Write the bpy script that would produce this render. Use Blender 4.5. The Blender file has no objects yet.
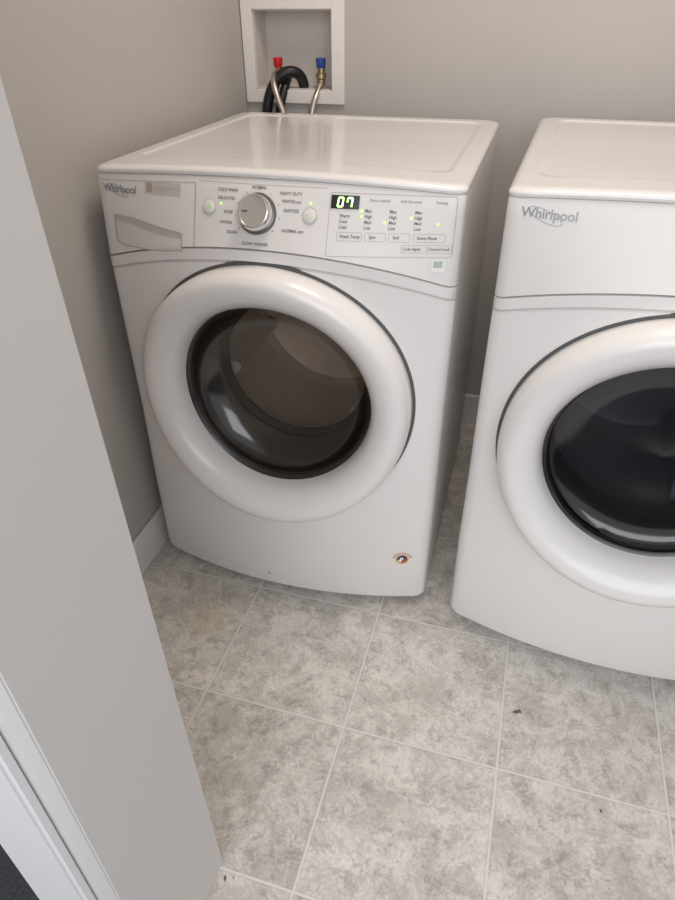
import bpy, bmesh, math, random
from mathutils import Vector, Matrix
random.seed(3)
S=bpy.context.scene
try:
    S.view_settings.view_transform='Standard'
except Exception: pass

# ---------------------------------------------------------------- materials
def nt(name):
    m=bpy.data.materials.new(name);m.use_nodes=True
    n=m.node_tree;return m,n,n.nodes['Principled BSDF']
def mat(name,col,rough=.5,metal=0,coat=0,noise=0.0,nscale=20,bump=0,emit=None,estr=0,spec=.5):
    m,n,b=nt(name)
    b.inputs['Base Color'].default_value=(*col,1)
    b.inputs['Roughness'].default_value=rough
    b.inputs['Metallic'].default_value=metal
    b.inputs['Coat Weight'].default_value=coat
    b.inputs['Coat Roughness'].default_value=.10
    b.inputs['Specular IOR Level'].default_value=spec
    if noise>0 or bump>0:
        tc=n.nodes.new('ShaderNodeTexCoord');nz=n.nodes.new('ShaderNodeTexNoise')
        nz.inputs['Scale'].default_value=nscale;nz.inputs['Detail'].default_value=5
        n.links.new(tc.outputs['Object'],nz.inputs['Vector'])
        if noise>0:
            mx=n.nodes.new('ShaderNodeMix');mx.data_type='RGBA'
            mx.inputs[6].default_value=(*[c*(1-noise) for c in col],1)
            mx.inputs[7].default_value=(*[min(1,c*(1+noise)) for c in col],1)
            n.links.new(nz.outputs['Fac'],mx.inputs[0]);n.links.new(mx.outputs[2],b.inputs['Base Color'])
        if bump>0:
            bp=n.nodes.new('ShaderNodeBump');bp.inputs['Strength'].default_value=bump;bp.inputs['Distance'].default_value=.002
            n.links.new(nz.outputs['Fac'],bp.inputs['Height']);n.links.new(bp.outputs[0],b.inputs['Normal'])
    if emit:
        b.inputs['Emission Color'].default_value=(*emit,1);b.inputs['Emission Strength'].default_value=estr
    return m
ENAM=mat('white_enamel',(.80,.78,.77),.36,coat=.3,noise=.012,nscale=3)
LIDM=mat('lid_enamel',(.80,.78,.77),.25,coat=.6,noise=.012,nscale=3)
CONS=mat('console_plastic',(.75,.73,.72),.42,noise=.01,nscale=5)
DOORW=mat('door_plastic',(.82,.80,.79),.28,coat=.3,noise=.01,nscale=4)
SEAM=mat('seam_dark',(.10,.10,.10),.7)
SEAMC=mat('console_seam_shade',(.20,.195,.19),.7)  # grey groove colour paints in the shadow line under the console
SEAML=mat('crease_grey',(.52,.505,.49),.6)
LINE=mat('printed_line',(.46,.445,.43),.6)
INK=mat('printed_ink',(.13,.125,.125),.6)
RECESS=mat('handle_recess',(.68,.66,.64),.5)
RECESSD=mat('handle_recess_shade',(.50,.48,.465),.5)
LABEL=mat('label_grey',(.56,.53,.50),.45)
LABELD=mat('label_brown',(.42,.33,.24),.5)
SILV=mat('knob_silver',(.82,.81,.80),.2,metal=1)
KDK=mat('knob_dark_ring',(.18,.17,.17),.3,metal=.6)
KFACE=mat('knob_face',(.74,.73,.72),.3,metal=.8)
BLACK=mat('display_black',(.006,.008,.006),.2)
LED=mat('led_green',(.3,.9,.2),.4,emit=(.45,1,.25),estr=4)
LEDS=mat('led_small',(.3,.8,.1),.4,emit=(.5,1,.1),estr=1.4)
LEDI=mat('icon_green',(.32,.55,.18),.4,emit=(.4,.8,.1),estr=.3)
LOGO=mat('logo_grey',(.30,.30,.32),.35,metal=.3)
RUB=mat('gasket_rubber',(.028,.024,.021),.45)
DARKP=mat('door_inner_ring',(.02,.018,.016),.3,coat=.2)
def drummat():
    m,n,b=nt('drum_steel');L=n.links.new;N=n.nodes.new
    b.inputs['Metallic'].default_value=.4;b.inputs['Roughness'].default_value=.42
    tc=N('ShaderNodeTexCoord');v=N('ShaderNodeTexVoronoi');v.inputs['Scale'].default_value=70;v.feature='F1';L(tc.outputs['Object'],v.inputs['Vector'])
    cr=N('ShaderNodeValToRGB');e=cr.color_ramp.elements;e[0].position=.10;e[0].color=(.42,.375,.34,1);e[1].position=.20;e[1].color=(.62,.56,.51,1)
    L(v.outputs['Distance'],cr.inputs[0]);L(cr.outputs[0],b.inputs['Base Color']);return m
DRUM=drummat()
DRUMB=mat('drum_back',(.72,.66,.61),.45,metal=.3,noise=.35,nscale=9)  # pale mottling paints smudged door-glass reflections into the drum back
DRUMD=mat('dryer_drum',(.36,.37,.40),.45,metal=.3,noise=.1,nscale=12)
BAF=mat('drum_baffle',(.62,.57,.53),.35)
WHT=mat('trim_paint',(.77,.765,.77),.4,noise=.02,nscale=6)
JAMB=mat('jamb_paint',(.64,.63,.62),.42,noise=.015,nscale=4)
BOXW=mat('outlet_box_plastic',(.81,.78,.76),.35)
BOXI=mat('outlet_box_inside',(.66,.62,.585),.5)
RED=mat('valve_red',(.62,.02,.02),.35)
BLUE=mat('valve_blue',(.02,.07,.32),.35)
BRASS=mat('valve_brass',(.45,.36,.2),.35,metal=.9)
HOSEB=mat('drain_hose_black',(.012,.012,.014),.4)
STY=mat('sticker_yellow',(.75,.48,.06),.5)
STR=mat('sticker_red',(.55,.06,.04),.5)
STB=mat('sticker_blue',(.04,.05,.22),.5)
STW=mat('sticker_white',(.85,.84,.82),.5)
STG=mat('energy_grey',(.42,.50,.45),.5)
LEAF=mat('leaf_brown',(.13,.10,.08),.8)
LEAFL=mat('crumb_light',(.75,.73,.68),.8)

def braid():
    m,n,b=nt('braided_steel')
    b.inputs['Metallic'].default_value=.9;b.inputs['Roughness'].default_value=.35
    tc=n.nodes.new('ShaderNodeTexCoord');w=n.nodes.new('ShaderNodeTexWave');w.inputs['Scale'].default_value=110
    w.bands_direction='DIAGONAL'
    cr=n.nodes.new('ShaderNodeValToRGB');cr.color_ramp.elements[0].color=(.30,.26,.23,1);cr.color_ramp.elements[1].color=(.80,.74,.68,1)
    n.links.new(tc.outputs['Object'],w.inputs['Vector']);n.links.new(w.outputs['Fac'],cr.inputs[0]);n.links.new(cr.outputs[0],b.inputs['Base Color'])
    return m
BRAID=braid()
def glass(name,tint,refl,top=.55,rough=.06):
    m=bpy.data.materials.new(name);m.use_nodes=True;n=m.node_tree;n.nodes.clear()
    o=n.nodes.new('ShaderNodeOutputMaterial');t=n.nodes.new('ShaderNodeBsdfTransparent');g=n.nodes.new('ShaderNodeBsdfGlossy')
    t.inputs[0].default_value=(*tint,1);g.inputs['Roughness'].default_value=rough;g.inputs[0].default_value=(1,1,1,1)
    fr=n.nodes.new('ShaderNodeLayerWeight');fr.inputs[0].default_value=.35
    mp=n.nodes.new('ShaderNodeMapRange');mp.inputs['To Min'].default_value=refl;mp.inputs['To Max'].default_value=top
    mx=n.nodes.new('ShaderNodeMixShader')
    n.links.new(fr.outputs['Fresnel'],mp.inputs['Value']);n.links.new(mp.outputs[0],mx.inputs[0])
    n.links.new(t.outputs[0],mx.inputs[1]);n.links.new(g.outputs[0],mx.inputs[2]);n.links.new(mx.outputs[0],o.inputs[0])
    return m
GLW=glass('tinted_glass',(.72,.67,.62),.06,.35,.14)
GLD=glass('tinted_glass_dark',(.27,.285,.32),.06,.4,.12)

def wallmat(name,col):
    m=mat(name,col,.75,noise=.03,nscale=2.2,bump=0)
    n=m.node_tree;b=n.nodes['Principled BSDF']
    tc=n.nodes.new('ShaderNodeTexCoord');nz=n.nodes.new('ShaderNodeTexNoise');nz.inputs['Scale'].default_value=260
    bp=n.nodes.new('ShaderNodeBump');bp.inputs['Strength'].default_value=.12;bp.inputs['Distance'].default_value=.001
    n.links.new(tc.outputs['Object'],nz.inputs['Vector']);n.links.new(nz.outputs['Fac'],bp.inputs['Height']);n.links.new(bp.outputs[0],b.inputs['Normal'])
    return m
WALL=wallmat('wall_paint',(.49,.465,.445))
CEIL=wallmat('ceiling_paint',(.75,.73,.70))

def tilemat():
    m,n,b=nt('floor_tile');L=n.links.new;N=n.nodes.new
    T=.3099;ph=-.0092
    tc=N('ShaderNodeTexCoord');mp=N('ShaderNodeMapping');mp.vector_type='TEXTURE'
    mp.inputs['Location'].default_value=(.277,-.0553,0);mp.inputs['Rotation'].default_value=(0,0,ph);mp.inputs['Scale'].default_value=(T,T,1)
    L(tc.outputs['Object'],mp.inputs['Vector'])
    fr=N('ShaderNodeVectorMath');fr.operation='FRACTION';L(mp.outputs[0],fr.inputs[0])
    fl=N('ShaderNodeVectorMath');fl.operation='FLOOR';L(mp.outputs[0],fl.inputs[0])
    sub=N('ShaderNodeVectorMath');sub.operation='SUBTRACT';sub.inputs[1].default_value=(.5,.5,0);L(fr.outputs[0],sub.inputs[0])
    ab=N('ShaderNodeVectorMath');ab.operation='ABSOLUTE';L(sub.outputs[0],ab.inputs[0])
    sp=N('ShaderNodeSeparateXYZ');L(ab.outputs[0],sp.inputs[0])
    mxx=N('ShaderNodeMath');mxx.operation='MAXIMUM';L(sp.outputs[0],mxx.inputs[0]);L(sp.outputs[1],mxx.inputs[1])
    gr=N('ShaderNodeMapRange');gr.interpolation_type='SMOOTHSTEP';gr.inputs['From Min'].default_value=.4915;gr.inputs['From Max'].default_value=.495;gr.inputs['To Max'].default_value=.9;L(mxx.outputs[0],gr.inputs['Value'])
    ge=N('ShaderNodeMapRange');ge.interpolation_type='SMOOTHSTEP';ge.inputs['From Min'].default_value=.480;ge.inputs['From Max'].default_value=.492;ge.inputs['To Max'].default_value=.28;L(mxx.outputs[0],ge.inputs['Value'])
    wn=N('ShaderNodeTexWhiteNoise');L(fl.outputs[0],wn.inputs['Vector'])
    sc=N('ShaderNodeVectorMath');sc.operation='SCALE';sc.inputs['Scale'].default_value=7;L(wn.outputs['Color'],sc.inputs[0])
    ad=N('ShaderNodeVectorMath');ad.operation='ADD';L(tc.outputs['Object'],ad.inputs[0]);L(sc.outputs[0],ad.inputs[1])
    def noise(s,d,r,dist=0):
        z=N('ShaderNodeTexNoise');z.inputs['Scale'].default_value=s;z.inputs['Detail'].default_value=d;z.inputs['Roughness'].default_value=r;z.inputs['Distortion'].default_value=dist
        L(ad.outputs[0],z.inputs['Vector']);return z
    def ramp(src,p0,c0,p1,c1):
        r=N('ShaderNodeValToRGB');e=r.color_ramp.elements;e[0].position=p0;e[0].color=(*c0,1);e[1].position=p1;e[1].color=(*c1,1);L(src,r.inputs[0]);return r
    def mul(a,c,f=1.0,bl='MULTIPLY'):
        x=N('ShaderNodeMix');x.data_type='RGBA';x.blend_type=bl;x.inputs[0].default_value=f;L(a,x.inputs[6]);L(c,x.inputs[7]);return x
    n1=noise(13,11,.78,.5);n2=noise(30,11,.84,.35);n3=noise(170,3,.6);n4=noise(5,3,.5,.0)
    r1=ramp(n1.outputs['Fac'],.43,(.57,.535,.50),.57,(.76,.725,.685))
    r2=ramp(n2.outputs['Fac'],.42,(.60,.585,.57),.49,(1.0,1.0,1.0))
    r3=ramp(n3.outputs['Fac'],.33,(.80,.80,.80),.6,(1.02,1.02,1.02))
    r4=ramp(n4.outputs['Fac'],.35,(.90,.895,.89),.65,(1.04,1.04,1.04))
    a=mul(r1.outputs[0],r2.outputs[0],.7);a=mul(a.outputs[2],r3.outputs[0],.8);a=mul(a.outputs[2],r4.outputs[0],.9)
    dk=N('ShaderNodeMix');dk.data_type='RGBA';L(ge.outputs[0],dk.inputs[0]);L(a.outputs[2],dk.inputs[6]);dk.inputs[7].default_value=(.40,.375,.35,1);a=dk
    gm=N('ShaderNodeVectorMath');gm.operation='DISTANCE';gm.inputs[1].default_value=(.195,-.185,0);L(tc.outputs['Object'],gm.inputs[0])
    st=N('ShaderNodeMapRange');st.interpolation_type='SMOOTHSTEP';st.inputs['From Min'].default_value=.085;st.inputs['From Max'].default_value=.0;st.inputs['To Max'].default_value=.5;L(gm.outputs['Value'],st.inputs['Value'])
    sm=N('ShaderNodeMath');sm.operation='MULTIPLY';L(st.outputs[0],sm.inputs[0]);L(n2.outputs['Fac'],sm.inputs[1])
    y=N('ShaderNodeMix');y.data_type='RGBA';L(sm.outputs[0],y.inputs[0]);L(a.outputs[2],y.inputs[6]);y.inputs[7].default_value=(.74,.58,.24,1)
    g=N('ShaderNodeMix');g.data_type='RGBA';L(gr.outputs[0],g.inputs[0]);L(y.outputs[2],g.inputs[6]);g.inputs[7].default_value=(.74,.71,.675,1)
    L(g.outputs[2],b.inputs['Base Color'])
    b.inputs['Roughness'].default_value=.5
    hs=N('ShaderNodeMath');hs.operation='MULTIPLY_ADD';hs.inputs[1].default_value=-1.0;L(gr.outputs[0],hs.inputs[0]);L(n2.outputs['Fac'],hs.inputs[2])
    bp=N('ShaderNodeBump');bp.inputs['Strength'].default_value=.25;bp.inputs['Distance'].default_value=.001;L(hs.outputs[0],bp.inputs['Height']);L(bp.outputs[0],b.inputs['Normal'])
    return m
TILE=tilemat()
CARP=mat('carpet_dark',(.045,.047,.055),.95,noise=.7,nscale=160,bump=1)

# ---------------------------------------------------------------- helpers
def link(o,par=None):
    S.collection.objects.link(o)
    if par: o.parent=par
    return o
def finish(me,angle=32):
    bm=bmesh.new();bm.from_mesh(me)
    for f in bm.faces:f.smooth=True
    for e in bm.edges:
        if len(e.link_faces)==2:
            e.smooth = e.calc_face_angle(0)<math.radians(angle)
    bm.to_mesh(me);bm.free()
def mesh(name,vs,fs,mats,mi=None,par=None,angle=32,fix=False):
    me=bpy.data.meshes.new(name);me.from_pydata([tuple(v) for v in vs],[],fs)
    for m in (mats if isinstance(mats,(list,tuple)) else [mats]):me.materials.append(m)
    if mi:
        for p,i in zip(me.polygons,mi):p.material_index=i
    if fix:
        bm=bmesh.new();bm.from_mesh(me);bmesh.ops.recalc_face_normals(bm,faces=bm.faces);bm.to_mesh(me);bm.free()
    finish(me,angle)
    return link(bpy.data.objects.new(name,me),par)
def boxes(name,bs,m,par=None,bevel=0):
    bm=bmesh.new()
    for (x0,x1,y0,y1,z0,z1) in bs:
        r=bmesh.ops.create_cube(bm,size=1)
        for v in r['verts']:
            v.co=Vector(((x0+x1)/2+v.co.x*(x1-x0),(y0+y1)/2+v.co.y*(y1-y0),(z0+z1)/2+v.co.z*(z1-z0)))
    if bevel: bmesh.ops.bevel(bm,geom=bm.edges[:],offset=bevel,segments=3,affect='EDGES',clamp_overlap=True)
    me=bpy.data.meshes.new(name);bm.to_mesh(me);bm.free();me.materials.append(m);finish(me)
    return link(bpy.data.objects.new(name,me),par)
def empty(name,loc=(0,0,0),rz=0):
    e=bpy.data.objects.new(name,None);e.empty_display_size=.1;e.location=loc;e.rotation_euler=(0,0,rz);return link(e)
def tube(name,pts,r,m,par=None):
    cu=bpy.data.curves.new(name,'CURVE');cu.dimensions='3D';cu.bevel_depth=r;cu.bevel_resolution=5;cu.use_fill_caps=True
    sp=cu.splines.new('NURBS');sp.points.add(len(pts)-1)
    for p,q in zip(sp.points,pts):p.co=(*q,1)
    sp.use_endpoint_u=True;sp.order_u=4;cu.resolution_u=16;cu.materials.append(m)
    o=bpy.data.objects.new('tmp',cu);S.collection.objects.link(o)
    dg=bpy.context.evaluated_depsgraph_get();dg.update()
    me=bpy.data.meshes.new_from_object(o.evaluated_get(dg));bpy.data.objects.remove(o)
    me.name=name;finish(me,60)
    return link(bpy.data.objects.new(name,me),par)
def textmesh(s,size,align='LEFT',shear=0,offset=0):
    cu=bpy.data.curves.new('t','FONT');cu.body=s;cu.size=size;cu.align_x=align;cu.align_y='CENTER';cu.shear=shear;cu.offset=offset;cu.resolution_u=4
    o=bpy.data.objects.new('tmp',cu);S.collection.objects.link(o)
    dg=bpy.context.evaluated_depsgraph_get();dg.update()
    me=bpy.data.meshes.new_from_object(o.evaluated_get(dg));bpy.data.objects.remove(o)
    vs=[v.co.copy() for v in me.vertices];fs=[tuple(p.vertices) for p in me.polygons]
    bpy.data.meshes.remove(me);return vs,fs

# ---------------------------------------------------------------- appliance geometry
W=.686;BOW=.055;ARCH=.058;SEAMZ=.812;TOPZ=.959;TARCH=.012;DH=0;LSH=(-.006,-.003)
def tt(x): return max(-1,min(1,(x-W/2)/(W/2)))
def bow(x): return -BOW*(1-tt(x)**2)
def arch(x): return ARCH*(1-tt(x)**2)
def yf(x,z):
    zs=SEAMZ+arch(x);zt=TOPZ+DH+arch(x)/ARCH*TARCH
    k=max(0,min(1,(z-zs)/(zt-zs)));s=LSH[0]*(1-k)+LSH[1]*k
    x=(x-s)/(1-s/W)
    if z<=zs:return bow(x)
    return bow(x)*(1-k)+(bow(x)*.32+.0116)*k
def outline(D,r=.022,nf=72,ns=8,nb=12):
    pts=[]
    def arc(cx,cy,a0,a1,rr,n):
        for i in range(n+1):
            a=math.radians(a0+(a1-a0)*i/n);pts.append((cx+rr*math.cos(a),cy+rr*math.sin(a)))
    arc(r,r,180,270,r,7)
    for i in range(1,nf):pts.append((r+(W-2*r)*i/nf,0))
    arc(W-r,r,270,360,r,7)
    for i in range(1,ns):pts.append((W,r+(D-2*r)*i/ns))
    arc(W-r,D-r,0,90,r,5)
    for i in range(1,nb):pts.append((W-r-(W-2*r)*i/nb,D))
    arc(r,D-r,90,180,r,5)
    for i in range(1,ns):pts.append((0,D-r-(D-2*r)*i/ns))
    return pts
def loft(name,D,levels,mats,par,r=.022,capmats=(0,0)):
    base=outline(D,r);n=len(base);vs=[];fs=[];mi=[]
    for L in levels:
        z,af,ins,fi,bs,dy=L[:6]
        for (x,y) in base:
            fw=max(0,min(1,(.03-y)/.03))
            X=W/2+(x-W/2)*(1-2*ins/W);Y=D/2+(y-D/2)*(1-2*ins/D)
            Y+= -BOW*(1-tt(x)**2)*bs*(1 if y<.03 else 0) + (fi+dy)*fw
            if len(L)>7: X+=L[7]*(1-x/W)
            Z=z+(arch(x)*af if y<.03 else 0)
            vs.append((X,Y,Z))
    for k in range(len(levels)-1):
        for i in range(n):
            j=(i+1)%n
            fs.append((k*n+i,k*n+j,(k+1)*n+j,(k+1)*n+i))
            front=base[i][1]<.03 and base[j][1]<.03
            mi.append(levels[k][6] if front else 0)
    fs.append(tuple(reversed(range(n))));mi.append(capmats[0])
    fs.append(tuple(range((len(levels)-1)*n,len(levels)*n)));mi.append(capmats[1])
    return mesh(name,vs,fs,mats,mi,par,angle=28)
def sstep(t):
    t=max(0,min(1,t));return t*t*(3-2*t)
def lid(name,D,h,t,par,r=.032):
    """thin rounded slab whose crown carries a shallow stamped recess"""
    base=outline(D,r,72,60,60);n=len(base)
    edge=[(.9635,.004),(.9645,.0),(.968,-.0015),(.9715,-.001),(.9742,.0025),(.9758,.006),(.9767,.010)]
    ins=[.014+.0035*i for i in range(34)]+[.14,.17,.21,.25,.29,.32,.335]
    lv=edge+[(None,i) for i in ins]
    vs=[];fs=[]
    for (z,i_) in lv:
        kk=1-i_/(W/2)
        for (x,y) in base:
            X=W/2+(x-W/2)*(1-2*i_/W);Y=D/2+(y-D/2)*(1-2*i_/W)
            fw=max(0,min(1,(.03-y)/.03))
            b=(-BOW*(1-tt(x)**2)*.3*(1 if y<.03 else 0)+.0125*fw)
            Y+=b*max(0,kk)**2
            Xs=X+t*(1-x/W)
            q=1-((X-W/2)/(W/2))**2
            Z=(z if z else .977)+h+TARCH*q*sstep(1-(Y-.01)/.45)
            if z is None:
                # signed distance to the rounded recess rectangle
                cx,cy=W/2,(.098+D-.045)/2;hx,hy=W/2-.040,(D-.045-.098)/2;rr=.035
                dx=abs(X-cx)-hx+rr;dy=abs(Y-cy)-hy+rr
                sd=math.hypot(max(dx,0),max(dy,0))+min(max(dx,dy),0)-rr
                Z-=.0032*sstep((-sd+.004)/.011)
            vs.append((Xs,Y,Z))
    m=len(lv)
    for k in range(m-1):
        for i in range(n):
            j=(i+1)%n;fs.append((k*n+i,k*n+j,(k+1)*n+j,(k+1)*n+i))
    fs.append(tuple(reversed(range(n))));fs.append(tuple(range((m-1)*n,m*n)))
    return mesh(name,vs,fs,LIDM,None,par,angle=50)
def lathe(name,cx,cz,prof,mats,par,bend=True,n=96,mi=None,angle=35):
    vs=[];fs=[];m=[]
    for (r,y) in prof:
        for i in range(n):
            a=2*math.pi*i/n;x=cx+r*math.cos(a);z=cz+r*math.sin(a)
            vs.append((x,y+(bow(x) if bend else 0),z))
    for k in range(len(prof)-1):
        for i in range(n):
            j=(i+1)%n;fs.append((k*n+i,k*n+j,(k+1)*n+j,(k+1)*n+i));m.append(mi[k] if mi else 0)
    return mesh(name,vs,fs,mats,m,par,angle)
def wrap(name,vs,fs,m,par,eps=.0006,mi=None):
    return mesh(name,[(x,yf(x,z)-eps,z) for x,z in vs],fs,m,mi,par)
def rrect(x0,x1,z0,z1,r,n=4):
    p=[]
    for cx,cz,a in ((x1-r,z1-r,0),(x0+r,z1-r,90),(x0+r,z0+r,180),(x1-r,z0+r,270)):
        for i in range(n+1):
            t=math.radians(a+90*i/n);p.append((cx+r*math.cos(t),cz+r*math.sin(t)))
    return p
def patch(x0,x1,z0,z1,nx=6,nz=2):
    vs=[(x0+(x1-x0)*i/nx,z0+(z1-z0)*j/nz) for j in range(nz+1) for i in range(nx+1)]
    fs=[(j*(nx+1)+i,j*(nx+1)+i+1,(j+1)*(nx+1)+i+1,(j+1)*(nx+1)+i) for j in range(nz) for i in range(nx)]
    return vs,fs
def band(top,bot,nz=3):
    n=len(top);vs=[];fs=[]
    for j in range(nz+1):
        k=j/nz
        for a,b in zip(bot,top):vs.append((a[0]*(1-k)+b[0]*k,a[1]*(1-k)+b[1]*k))
    for j in range(nz):
        for i in range(n-1):fs.append((j*n+i,j*n+i+1,(j+1)*n+i+1,(j+1)*n+i))
    return vs,fs
def stroke(loop,w,closed=True,sub=8):
    P=[]
    m=len(loop)
    for i in range(m if closed else m-1):
        a=loop[i];b=loop[(i+1)%m];k=max(1,int(math.dist(a,b)/.012))
        for j in range(k):P.append((a[0]+(b[0]-a[0])*j/k,a[1]+(b[1]-a[1])*j/k))
    if not closed:P.append(loop[-1])
    vs=[];fs=[];n=len(P)
    for i in range(n):
        a=P[(i-1)%n] if closed or i>0 else P[i];b=P[(i+1)%n] if closed or i<n-1 else P[i]
        dx,dz=b[0]-a[0],b[1]-a[1];l=math.hypot(dx,dz) or 1;nx,nz=-dz/l,dx/l
        vs+= [(P[i][0]+nx*w/2,P[i][1]+nz*w/2),(P[i][0]-nx*w/2,P[i][1]-nz*w/2)]
    for i in range(n if closed else n-1):
        j=(i+1)%n;fs.append((2*i,2*i+1,2*j+1,2*j))
    return vs,fs
class Deco:
    def __init__(s):s.v=[];s.f=[]
    def add(s,vf):
        v,f=vf;o=len(s.v);s.v+=[(a[0],a[1]) for a in v];s.f+=[tuple(i+o for i in q) for q in f]
    def text(s,t,x,z,size,align='LEFT',shear=0,offset=0,sx=1):
        v,f=textmesh(t,size,align,shear,offset);s.add(([(x+p.x*sx,z+p.y) for p in v],f))
    def make(s,name,m,par,eps=.0006): return wrap(name,s.v,s.f,m,par,eps)
def disc(x,z,r,n=20):
    return [(x+r*math.cos(2*math.pi*i/n),z+r*math.sin(2*math.pi*i/n)) for i in range(n)],[tuple(range(n))]
def circ(x,z,rx,rz=None,n=28,rot=0):
    rz=rz or rx
    o=[]
    for i in range(n):
        a=2*math.pi*i/n;u=rx*math.cos(a);v=rz*math.sin(a)
        o.append((x+u*math.cos(rot)-v*math.sin(rot),z+u*math.sin(rot)+v*math.cos(rot)))
    return o

CUTR=.208
def appliance(name,loc,rz,D,washer,ls=(-.012,-.007,-.006,-.003),dh=0,DX=.346,DZ=.560):
    P=empty(name,loc,rz)
    a,b,c,t=ls;ta=TARCH/ARCH
    con=[]
    for i in range(1,6):
        k=i/6;con.append((.812+(.147+dh)*k,1+(ta-1)*k,0,0,1+(.32-1)*k,.0116*k,3,c+(t-c)*k))
    lv=[(.018,0,.014,0,1,0,0,a),(.024,0,.004,0,1,0,0,a),(.034,0,0,0,1,0,0,a),(.25,0,0,0,1,0,0,a),(.45,.1,0,0,1,0,0,b),(.65,.5,0,0,1,0,0,b),
        (.783,1,0,0,1,0,0,c),(.7845,1,0,.003,1,0,1,c),(.787,1,0,.003,1,0,0,c),(.790,1,0,-.001,1,0,0,c),(.8085,1,0,-.001,1,0,0,c),(.8095,1,0,.004,1,0,2,c),
        (.811,1,0,.004,1,0,2,c),(.812,1,0,0,1,0,3,c)]+con+[(.959+dh,ta,0,0,.32,.0116,3,t),(.9625+dh,ta,.001,0,.3,.0125,3,t),(.966+dh,ta*.9,.006,0,.3,.014,0,t)]
    body=loft('cabinet',D,lv,[ENAM,SEAML,SEAMC,CONS,SEAM],P)
    cut=lathe('cut',DX,DZ,[(0.0001,-.2),(CUTR,-.2),(CUTR,.45),(0.0001,.45)],SEAM,None,bend=False,n=72)
    bm=bmesh.new();bm.from_mesh(cut.data);bmesh.ops.remove_doubles(bm,verts=bm.verts,dist=.001);bmesh.ops.recalc_face_normals(bm,faces=bm.faces);bm.to_mesh(cut.data);bm.free()
    bm=bmesh.new();bm.from_mesh(body.data);bmesh.ops.recalc_face_normals(bm,faces=bm.faces);bm.to_mesh(body.data);bm.free()
    body.parent=None
    md=body.modifiers.new('b','BOOLEAN');md.object=cut;md.operation='DIFFERENCE';md.solver='EXACT'
    dg=bpy.context.evaluated_depsgraph_get();dg.update()
    me=bpy.data.meshes.new_from_object(body.evaluated_get(dg));body.modifiers.clear();body.data=me;body.parent=P
    for p in me.polygons:
        q=p.center
        if math.hypot(q.x-DX,q.z-DZ)<CUTR+.0001 and q.y<.46 and q.y>-.045 and q.z<.78: p.material_index=4
    finish(me,28)
    bpy.data.objects.remove(cut)
    boxes('feet',[(x,x+.04,y,y+.04,0,.024) for x in (.05,W-.09) for y in (.05,D-.1)],SEAM,P,.004)
    lid('lid',D,dh,t,P)
    ring=[(.281,.03),(.282,-.004),(.2825,-.024),(.281,-.038),(.275,-.050),(.265,-.0565),(.253,-.057),(.241,-.052),(.227,-.042),(.215,-.029),(.207,-.015),(.203,.000),(.201,.016)]
    lathe('door_ring',DX,DZ,ring,DOORW,P,n=128,angle=60)
    lathe('door_gap_shadow',DX,DZ,[(.2805,-.0012),(.2875,-.0012),(.2885,.002)],SEAM,P,n=128)  # dark ring laid on the front, painting in the shadow round the door
    if washer:
        lathe('door_inner_ring',DX,DZ,[(.2015,.010),(.195,.016),(.191,.024)],DARKP,P)
        lathe('door_glass',DX,DZ,[(.1935,.018),(.188,.034),(.176,.052),(.158,.068),(.13,.082),(.095,.092),(.05,.098),(.0005,.100)],GLW,P,n=96)
        lathe('door_gasket',DX,DZ,[(.2075,-.03),(.207,.035),(.198,.050),(.192,.062),(.180,.072),(.170,.082),(.174,.092),(.160,.098),(.164,.112),(.205,.118)],RUB,P,bend=False)
    else:
        lathe('door_inner_ring',DX,DZ,[(.2015,.010),(.195,.014),(.192,.020)],DARKP,P)
        lathe('door_glass',DX,DZ,[(.194,.014),(.190,.028),(.178,.038),(.14,.044),(.08,.048),(.0005,.050)],GLD,P)
        lathe('door_gasket',DX,DZ,[(.2075,-.03),(.207,.05),(.190,.07),(.186,.10),(.205,.105)],RUB,P,bend=False)
    prof=[(.2055,.10)]
    for i in range(24):
        y=.11+i*.012;prof.append((.2045-(.003 if i%2 else 0),y))
    prof+=[(.195,.42),(.17,.43),(.12,.425),(.115,.415),(.06,.412),(.0005,.412)]
    nb=len(prof)-1
    lathe('drum',DX,DZ,prof,[DRUM,DRUMB] if washer else [DRUMD,DRUMD],P,bend=False,mi=[0]*(nb-6)+[1]*6)
    for k in range(3):
        a=math.radians(60+120*k+(15 if washer else 0));c,s=math.cos(a),math.sin(a);vs=[]
        for y in (.13,.40):
            for (rr,w) in ((.200,-.03),(.17,-.012),(.16,0),(.17,.012),(.200,.03)):
                vs.append((DX+rr*c-w*s,y+(.02 if rr<.18 and y<.2 else 0),DZ+rr*s+w*c))
        fs=[(i,i+1,i+6,i+5) for i in range(4)]+[(0,1,2,3,4)]
        mesh('drum_baffle_%d'%(k+1),vs,fs,BAF if washer else DRUMD,None,P)
    return P

# ---- washer -----------------------------------------------------------------
WM=appliance('washing_machine',(0,0,0),0,.726,True)
d=Deco();d.add(stroke([(.012,.9545),(.214,.963)],.0012,False));d.add(stroke([(.215,.963),(.217,.862)],.0022,False));d.make('drawer_seam',LINE,WM)
def lerp(P,x):
    for a,b in zip(P,P[1:]):
        if x<=b[0]:
            k=(x-a[0])/(b[0]-a[0]);return a[1]+(b[1]-a[1])*k
    return P[-1][1]
tp=[(.034,.895),(.075,.894),(.110,.889),(.150,.884),(.190,.881)]
bt=[(.034,.850),(.050,.843),(.110,.844),(.150,.847),(.190,.853)]
xs=[.034+.156*i/26 for i in range(27)]
TOP=[(x,lerp(tp,x)) for x in xs];BOT=[(x,lerp(bt,x)) for x in xs]
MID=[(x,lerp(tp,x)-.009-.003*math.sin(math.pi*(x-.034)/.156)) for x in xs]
v=band(TOP,BOT,6);wrap('drawer_handle_recess',v[0],v[1],RECESS,WM,.0008)
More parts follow.
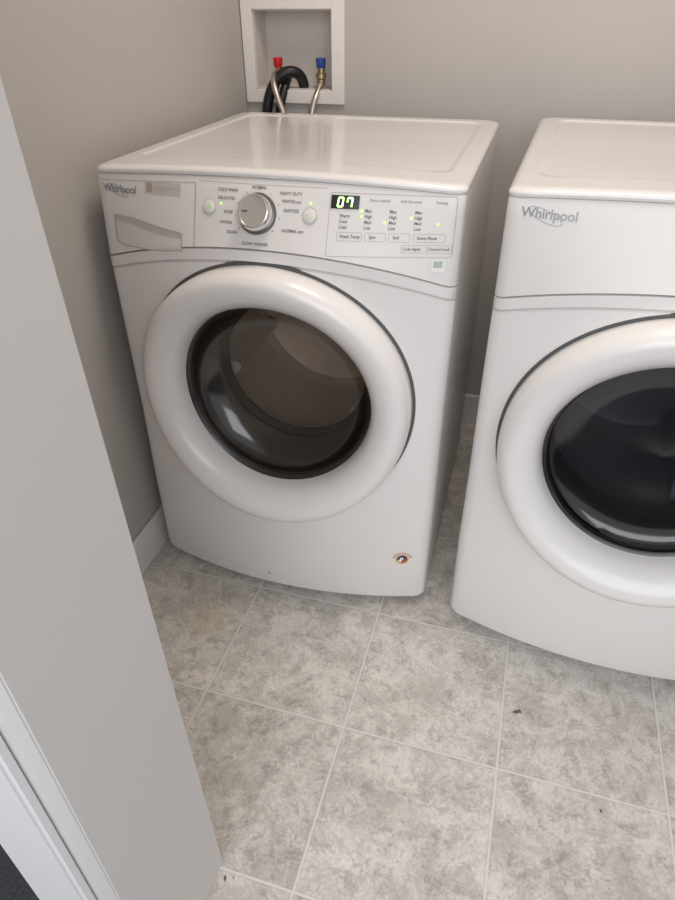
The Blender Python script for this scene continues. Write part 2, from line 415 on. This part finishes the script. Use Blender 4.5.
v=band(TOP,MID);wrap('drawer_handle_shadow',v[0],v[1],RECESSD,WM,.0013)
d=Deco();d.add(stroke(TOP+BOT[::-1],.0020));d.make('drawer_handle_lip',LINE,WM,.0018)
v=patch(.110,.185,.940,.9585);wrap('drawer_label',v[0],v[1],LABEL,WM,.0010)
v=patch(.114,.125,.943,.956,2,1);wrap('drawer_label_mark',v[0],v[1],LABELD,WM,.0015)
d=Deco()
d.add(stroke([(.133,.951),(.179,.951)],.0010,False));d.add(stroke([(.133,.947),(.165,.947)],.0008,False))
d.make('drawer_label_text',LINE,WM,.0016)
def logo(par,x,z,s,m):
    d=Deco();d.text('Whirlpool',x,z,.022*s,offset=.0004)
    d.add(stroke(circ(x+.040*s,z-.003*s,.030*s,.009*s,rot=-.35),.0011*s))
    d.make('logo_text',m,par,.0010)
logo(WM,.016,.941,.80,LOGO)
kx,kz=.337,.923;ky=yf(kx,kz)
tilt=math.atan2(yf(kx,.945)-yf(kx,.895),.05)
def knobpart(name,prof,m,n=64):
    o=lathe(name,0,0,prof,m,WM,bend=False,n=n,angle=30);o.location=(kx,ky,kz);o.rotation_euler=(-tilt,0,0);return o
knobpart('knob_base',[(.0350,.002),(.0350,-.003),(.0335,-.005),(.029,-.005)],KDK)
knobpart('knob',[(.0310,0),(.0310,-.012),(.0300,-.019),(.0275,-.022),(.0255,-.0225)],SILV)
knobpart('knob_face',[(.0255,-.0225),(.0245,-.021),(.012,-.0202),(.0003,-.020)],KFACE)
o=boxes('knob_pointer',[(-.020,-.010,-.0215,-.0195,-.0012,.0012)],SEAM,WM);o.location=(kx,ky,kz);o.rotation_euler=(-tilt,0,0)
for nm,x,z in (('power_button',.245,.928),('start_button',.431,.925)):
    y0=yf(x,z)
    o=lathe(nm,0,0,[(.0115,.001),(.0115,-.002),(.0102,-.0028),(.0003,-.003)],CONS,WM,bend=False,n=40);o.location=(x,y0,z);o.rotation_euler=(-tilt,0,0)
d=Deco()
d.add(stroke(circ(.245,.928,.0125),.0010));d.add(stroke(circ(.431,.925,.0125),.0010))
d.make('button_rings',LINE,WM,.0012)
d=Deco();d.add(stroke(circ(.245,.928,.0040),.0010));d.add(stroke([(.245,.928),(.245,.934)],.0010,False))
d.add(stroke([(.428,.921),(.435,.925),(.428,.929)],.0010));d.make('button_icons',LEDI,WM,.0042)
d=Deco();d.add(stroke(rrect(.464,.674,.866,.9615,.004),.0010))
d.add(stroke([(.222,.9665),(.458,.967)],.0008,False))
d.make('panel_outline',LINE,WM)
d=Deco()
cyc=[('NORMAL',.337,.9665,'CENTER'),('COLD WASH',.298,.9600,'RIGHT'),('HEAVY DUTY',.375,.9600,'LEFT'),('DELICATES',.293,.9475,'RIGHT'),('RINSE',.291,.927,'RIGHT'),('WHITES',.291,.911,'RIGHT'),('DRAIN',.302,.897,'RIGHT'),
     ('WHITES oxi',.380,.9485,'LEFT'),('SANITIZE',.384,.935,'LEFT'),('NORMAL eco',.384,.905,'LEFT'),('CLEAN WASHER',.337,.882,'CENTER')]
for t,x,z,a in cyc: d.text(t,x,z-.004,.0066,a,offset=.0001)
for i in range(9):
    a=math.radians(-40+i*32.5);d.add(disc(kx+.041*math.cos(a),kz+.037*math.sin(a),.0010,8))
for i,x in enumerate([.482,.524,.565,.607]):
    for j in range(4):
        if i==0 and j==0: continue
        d.text(['Hot','Warm','Cool','Cold'][j] if i==0 else ['Max','High','Med','Low'][j],x,.936-.0085*j,.0068,offset=.00012)
for x,t in ((.4845,'Wash Temp'),(.534,'Spin'),(.574,'Soil'),(.614,'Extra Rinse')):
    d.text(t,x,.8965,.0070,offset=.00012)
d.text('Cycle Signal',.5915,.879,.0062,offset=.0001);d.text('Control Lock',.635,.879,.0062,offset=.0001)
d.text('Door Locked',.531,.952,.0062);d.text('Add Garment',.582,.952,.0062);d.text('Sensing',.640,.952,.0062)
d.make('printed_labels',INK,WM,.0009)
d=Deco()
for x0,x1 in ((.480,.522),(.527,.562),(.567,.602),(.608,.660)):d.add(stroke(rrect(x0,x1,.890,.903,.003),.0008))
for x0,x1 in ((.589,.631),(.633,.672)):d.add(stroke(rrect(x0,x1,.873,.885,.002),.0008))
d.make('option_buttons',LINE,WM)
v=patch(.466,.514,.938,.958);wrap('display',v[0],v[1],BLACK,WM,.0012)
def seg(x,z,w,h,on):
    q=[];t=.0026
    S_={'a':[(0,h),(w,h)],'b':[(w,h),(w,h/2)],'c':[(w,h/2),(w,0)],'d':[(0,0),(w,0)],'e':[(0,0),(0,h/2)],'f':[(0,h/2),(0,h)],'g':[(0,h/2),(w,h/2)]}
    for k in on:
        (a,b)=S_[k];q.append(stroke([(x+a[0]+a[1]*.12,z+a[1]),(x+b[0]+b[1]*.12,z+b[1])],t,False))
    return q
d=Deco()
for s_ in seg(.4775,.9415,.0080,.0130,'abcdef')+seg(.4930,.9415,.0080,.0130,'fabc'):d.add(s_)
d.make('display_digits',LED,WM,.0022)
d=Deco()
for x,z in ((.267,.935),(.431,.944),(.519,.936),(.559,.919),(.602,.927),(.519,.9275),(.646,.919)):d.add(disc(x,z,.0018,10))
d.make('indicator_leds',LEDS,WM,.0014)
v=patch(.642,.663,.842,.862,2,2);wrap('energy_label',v[0],v[1],STW,WM,.0012)
v=patch(.645,.660,.849,.860,2,2);wrap('energy_label_print',v[0],v[1],STG,WM,.0018)
sx,sz,q_=.629,.160,.88
d=Deco();d.add(disc(sx,sz-.004,.017*q_,28));d.make('round_sticker',STY,WM,.0008)
d=Deco();d.add(disc(sx,sz-.003,.0130*q_,28));d.make('round_sticker_field',STB,WM,.0012)
d=Deco();d.add(disc(sx-.001,sz-.002,.0045,20));d.add(([(sx-.010,sz-.010),(sx-.002,sz-.012),(sx+.004,sz-.002),(sx-.003,sz+.001)],[(0,1,2,3)]));d.make('round_sticker_white',STW,WM,.0016)
d=Deco();d.add(disc(sx+.004,sz-.0065,.0048,20));d.make('round_sticker_centre',STR,WM,.002)
d=Deco()
for i in range(9):
    a=math.radians(160-140*i/8);d.add(stroke([(sx+.0175*math.cos(a),sz-.004+.0175*math.sin(a)),(sx+.023*math.cos(a),sz-.004+.0215*math.sin(a))],.0026,False))
d.make('round_sticker_arc',STR,WM,.0008)
d=Deco();d.add(disc(.305,.060,.0045,16));d.make('drain_screw',SEAML,WM,.0012)

# ---- dryer -------------------------------------------------------------------
DH=.008;LSH=(0,0)
DR=appliance('clothes_dryer',(.752,-.0245,0),-.0436,.775,False,(-.003,-.001,0,0),.008,DX=.330,DZ=.558)
logo(DR,.024,.953,.92,LOGO)

# ---------------------------------------------------------------- room
XL=-.047;YB=.869;XR=1.56;YF=-.70
boxes('floor',[(-.2,1.75,-.87,1.0,-.05,0)],TILE)
boxes('floor_hallway',[(-2,3.2,-3.4,-.87,-.05,.006),(-2,.325,-.8699,-.71,.0005,.006)],CARP)
boxes('wall_left',[(XL-.1,XL,-.665,YB+.1,0,2.45)],WALL)
hx0,hx1,hz0,hz1=-.012,.212,1.015,1.203
boxes('wall_back',[(XL,XR,YB,YB+.1,0,hz0),(XL,hx0,YB,YB+.1,hz0,hz1),(hx1,XR,YB,YB+.1,hz0,hz1),(XL,XR,YB,YB+.1,hz1,2.45)],WALL)
boxes('wall_right',[(XR,XR+.1,-.70,YB+.1,0,2.45)],WALL)
boxes('wall_front',[(-2.0,.325,-.70,-.665,0,2.45),(.325,1.5,-.80,-.70,2.1,2.45)],WALL)
boxes('ceiling',[(-.15,XR+.1,-.70,YB+.1,2.45,2.5)],CEIL)
boxes('baseboard_left',[(XL,XL+.012,-.66,YB-.013,0,.112)],WHT,None,.003)
boxes('baseboard_back',[(XL,XR,YB-.013,YB,0,.112)],WHT,None,.003)
J=empty('door_frame',(0,0,0))
def lean(o):
    for v in o.data.vertices:v.co.x-=.0165*v.co.z
    return o
lean(boxes('jamb',[(.325,.447,-.857,-.664,0,2.1)],JAMB,J,.002))
lean(boxes('casing',[(.327,.412,-.872,-.8555,0,2.1)],WHT,J,.004))
# ---------------------------------------------------------------- outlet box
B=empty('laundry_outlet_box')
boxes('box_frame',[(-.044,hx0,YB-.010,YB,.982,1.240),(hx1,.248,YB-.010,YB,.982,1.240),(hx0,hx1,YB-.010,YB,.982,hz0),(hx0,hx1,YB-.010,YB,hz1,1.240)],BOXW,B,.0015)
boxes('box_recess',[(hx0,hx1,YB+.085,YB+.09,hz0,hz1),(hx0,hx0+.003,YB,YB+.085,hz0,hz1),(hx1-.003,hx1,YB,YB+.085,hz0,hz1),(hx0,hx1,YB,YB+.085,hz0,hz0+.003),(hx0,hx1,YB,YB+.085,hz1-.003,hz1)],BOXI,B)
def zc(name,x,y,z0,z1,r,m,r2=None):
    r2=r2 or r;n=24;vs=[]
    for z,rr in ((z0,r*.9),(z0+.002,r),(z1-.002,r2),(z1,r2*.85)):
        for i in range(n):
            a=2*math.pi*i/n;vs.append((x+rr*math.cos(a),y+rr*math.sin(a),z))
    fs=[(k*n+i,k*n+(i+1)%n,(k+1)*n+(i+1)%n,(k+1)*n+i) for k in range(3) for i in range(n)]+[tuple(reversed(range(n))),tuple(range(3*n,4*n))]
    return mesh(name,vs,fs,m,None,B)
for nm,x,m in (('hot',.048,RED),('cold',.174,BLUE)):
    y=YB+.020
    zc('valve_%s_body'%nm,x,y,1.034,1.070,.010,BRASS)
    zc('valve_%s_nut'%nm,x,y-.004,1.042,1.056,.014,BRASS)
    zc('valve_%s_handle'%nm,x,y-.004,1.068,1.092,.012,m,.014)
    zc('valve_%s_collar'%nm,x,y-.004,1.026,1.042,.0115,BOXW if nm=='hot' else BRASS)
tube('supply_hose_hot',[(.046,YB+.016,1.050),(.046,YB-.028,1.058),(.058,YB-.056,1.03),(.078,YB-.066,.985),(.098,YB-.070,.945),(.112,YB-.070,.85),(.12,YB-.065,.50)],.0080,BRAID,B)
tube('supply_hose_cold',[(.174,YB+.016,1.032),(.172,YB+.005,1.02),(.166,YB-.022,1.00),(.157,YB-.035,.95),(.152,YB-.045,.90),(.15,YB-.05,.70),(.14,YB-.06,.50)],.0088,BRAID,B)
tube('drain_hose',[(.118,YB+.03,1.02),(.118,YB+.02,1.045),(.105,YB+.0,1.062),(.070,YB-.016,1.06),(.035,YB-.02,1.02),(.018,YB-.025,.96),(.018,YB-.03,.88),(.03,YB-.035,.60)],.0145,HOSEB,B)
tube('drain_hose_tail',[(.070,YB+.03,1.04),(.075,YB-.0,1.03),(.068,YB-.018,1.00),(.054,YB-.02,.95),(.050,YB-.02,.85),(.05,YB-.02,.60)],.0120,HOSEB,B)
# ---------------------------------------------------------------- crumbs
def crumbs():
    vs=[];fs=[];mi=[]
    L=[(.924,-.237,.009,0),(.931,-.234,.006,0),(1.085,-.40,.005,0),(.470,-.655,.007,1),(.462,-.690,.006,0),(.476,-.685,.003,0),(.66,-.13,.003,0),(.72,-.60,.002,0),(.38,-.33,.0025,0)]
    L+=[(random.uniform(.5,1.3),random.uniform(-.6,-.12),random.uniform(.001,.0022),0) for _ in range(16)]
    for (x,y,s,m) in L:
        o=len(vs);a=random.random()*6;k=7
        for i in range(k):
            t=2*math.pi*i/k;r=s*(.55+.5*random.random());px=r*math.cos(t);py=r*.45*math.sin(t)
            vs.append((x+px*math.cos(a)-py*math.sin(a),y+px*math.sin(a)+py*math.cos(a),.0006+s*.1))
        vs.append((x,y,.0010+s*.2));vs.append((x,y,0.0))
        for i in range(k):
            fs.append((o+i,o+(i+1)%k,o+k));fs.append((o+(i+1)%k,o+i,o+k+1));mi+=[m,m]
    mesh('floor_debris',vs,fs,[LEAF,LEAFL],mi)
crumbs()
# ---------------------------------------------------------------- lights
def area(name,loc,target,size,power,col,sy=None):
    l=bpy.data.lights.new(name,'AREA');l.energy=power;l.color=col;l.size=size
    if sy:l.shape='RECTANGLE';l.size_y=sy
    o=bpy.data.objects.new(name,l);o.location=loc;d=Vector(target)-Vector(loc);o.rotation_euler=d.to_track_quat('-Z','Y').to_euler();return link(o)
area('ceiling_light',(.85,.05,2.40),(.85,.05,0),.5,14,(1,.885,.765))
area('window_light',(1.1,-3.2,1.9),(.8,0,.5),3.0,62,(.94,.96,1),2.2)
w=bpy.data.worlds.new('world');S.world=w;w.use_nodes=True
w.node_tree.nodes['Background'].inputs[0].default_value=(.875,.875,.895,1);w.node_tree.nodes['Background'].inputs[1].default_value=.74
# ---------------------------------------------------------------- camera
yaw,pitch,roll,f=.2827,-.6170,-.0089,637.5
F=Vector((math.sin(-yaw)*math.cos(pitch),math.cos(yaw)*math.cos(pitch),math.sin(pitch)))
R=Vector((math.cos(yaw),math.sin(yaw),0));U=R.cross(F)
R2=R*math.cos(roll)+U*math.sin(roll);U2=-R*math.sin(roll)+U*math.cos(roll)
cam=bpy.data.cameras.new('camera');cam.sensor_fit='VERTICAL';cam.sensor_height=36;cam.sensor_width=27;cam.lens=f*36/900;cam.clip_start=.02
co=bpy.data.objects.new('camera',cam)
M=Matrix.Identity(4)
for i in range(3):
    M[i][0]=R2[i];M[i][1]=U2[i];M[i][2]=-F[i];M[i][3]=(.7834,-1.0822,1.2269)[i]
co.matrix_world=M;link(co);S.camera=co
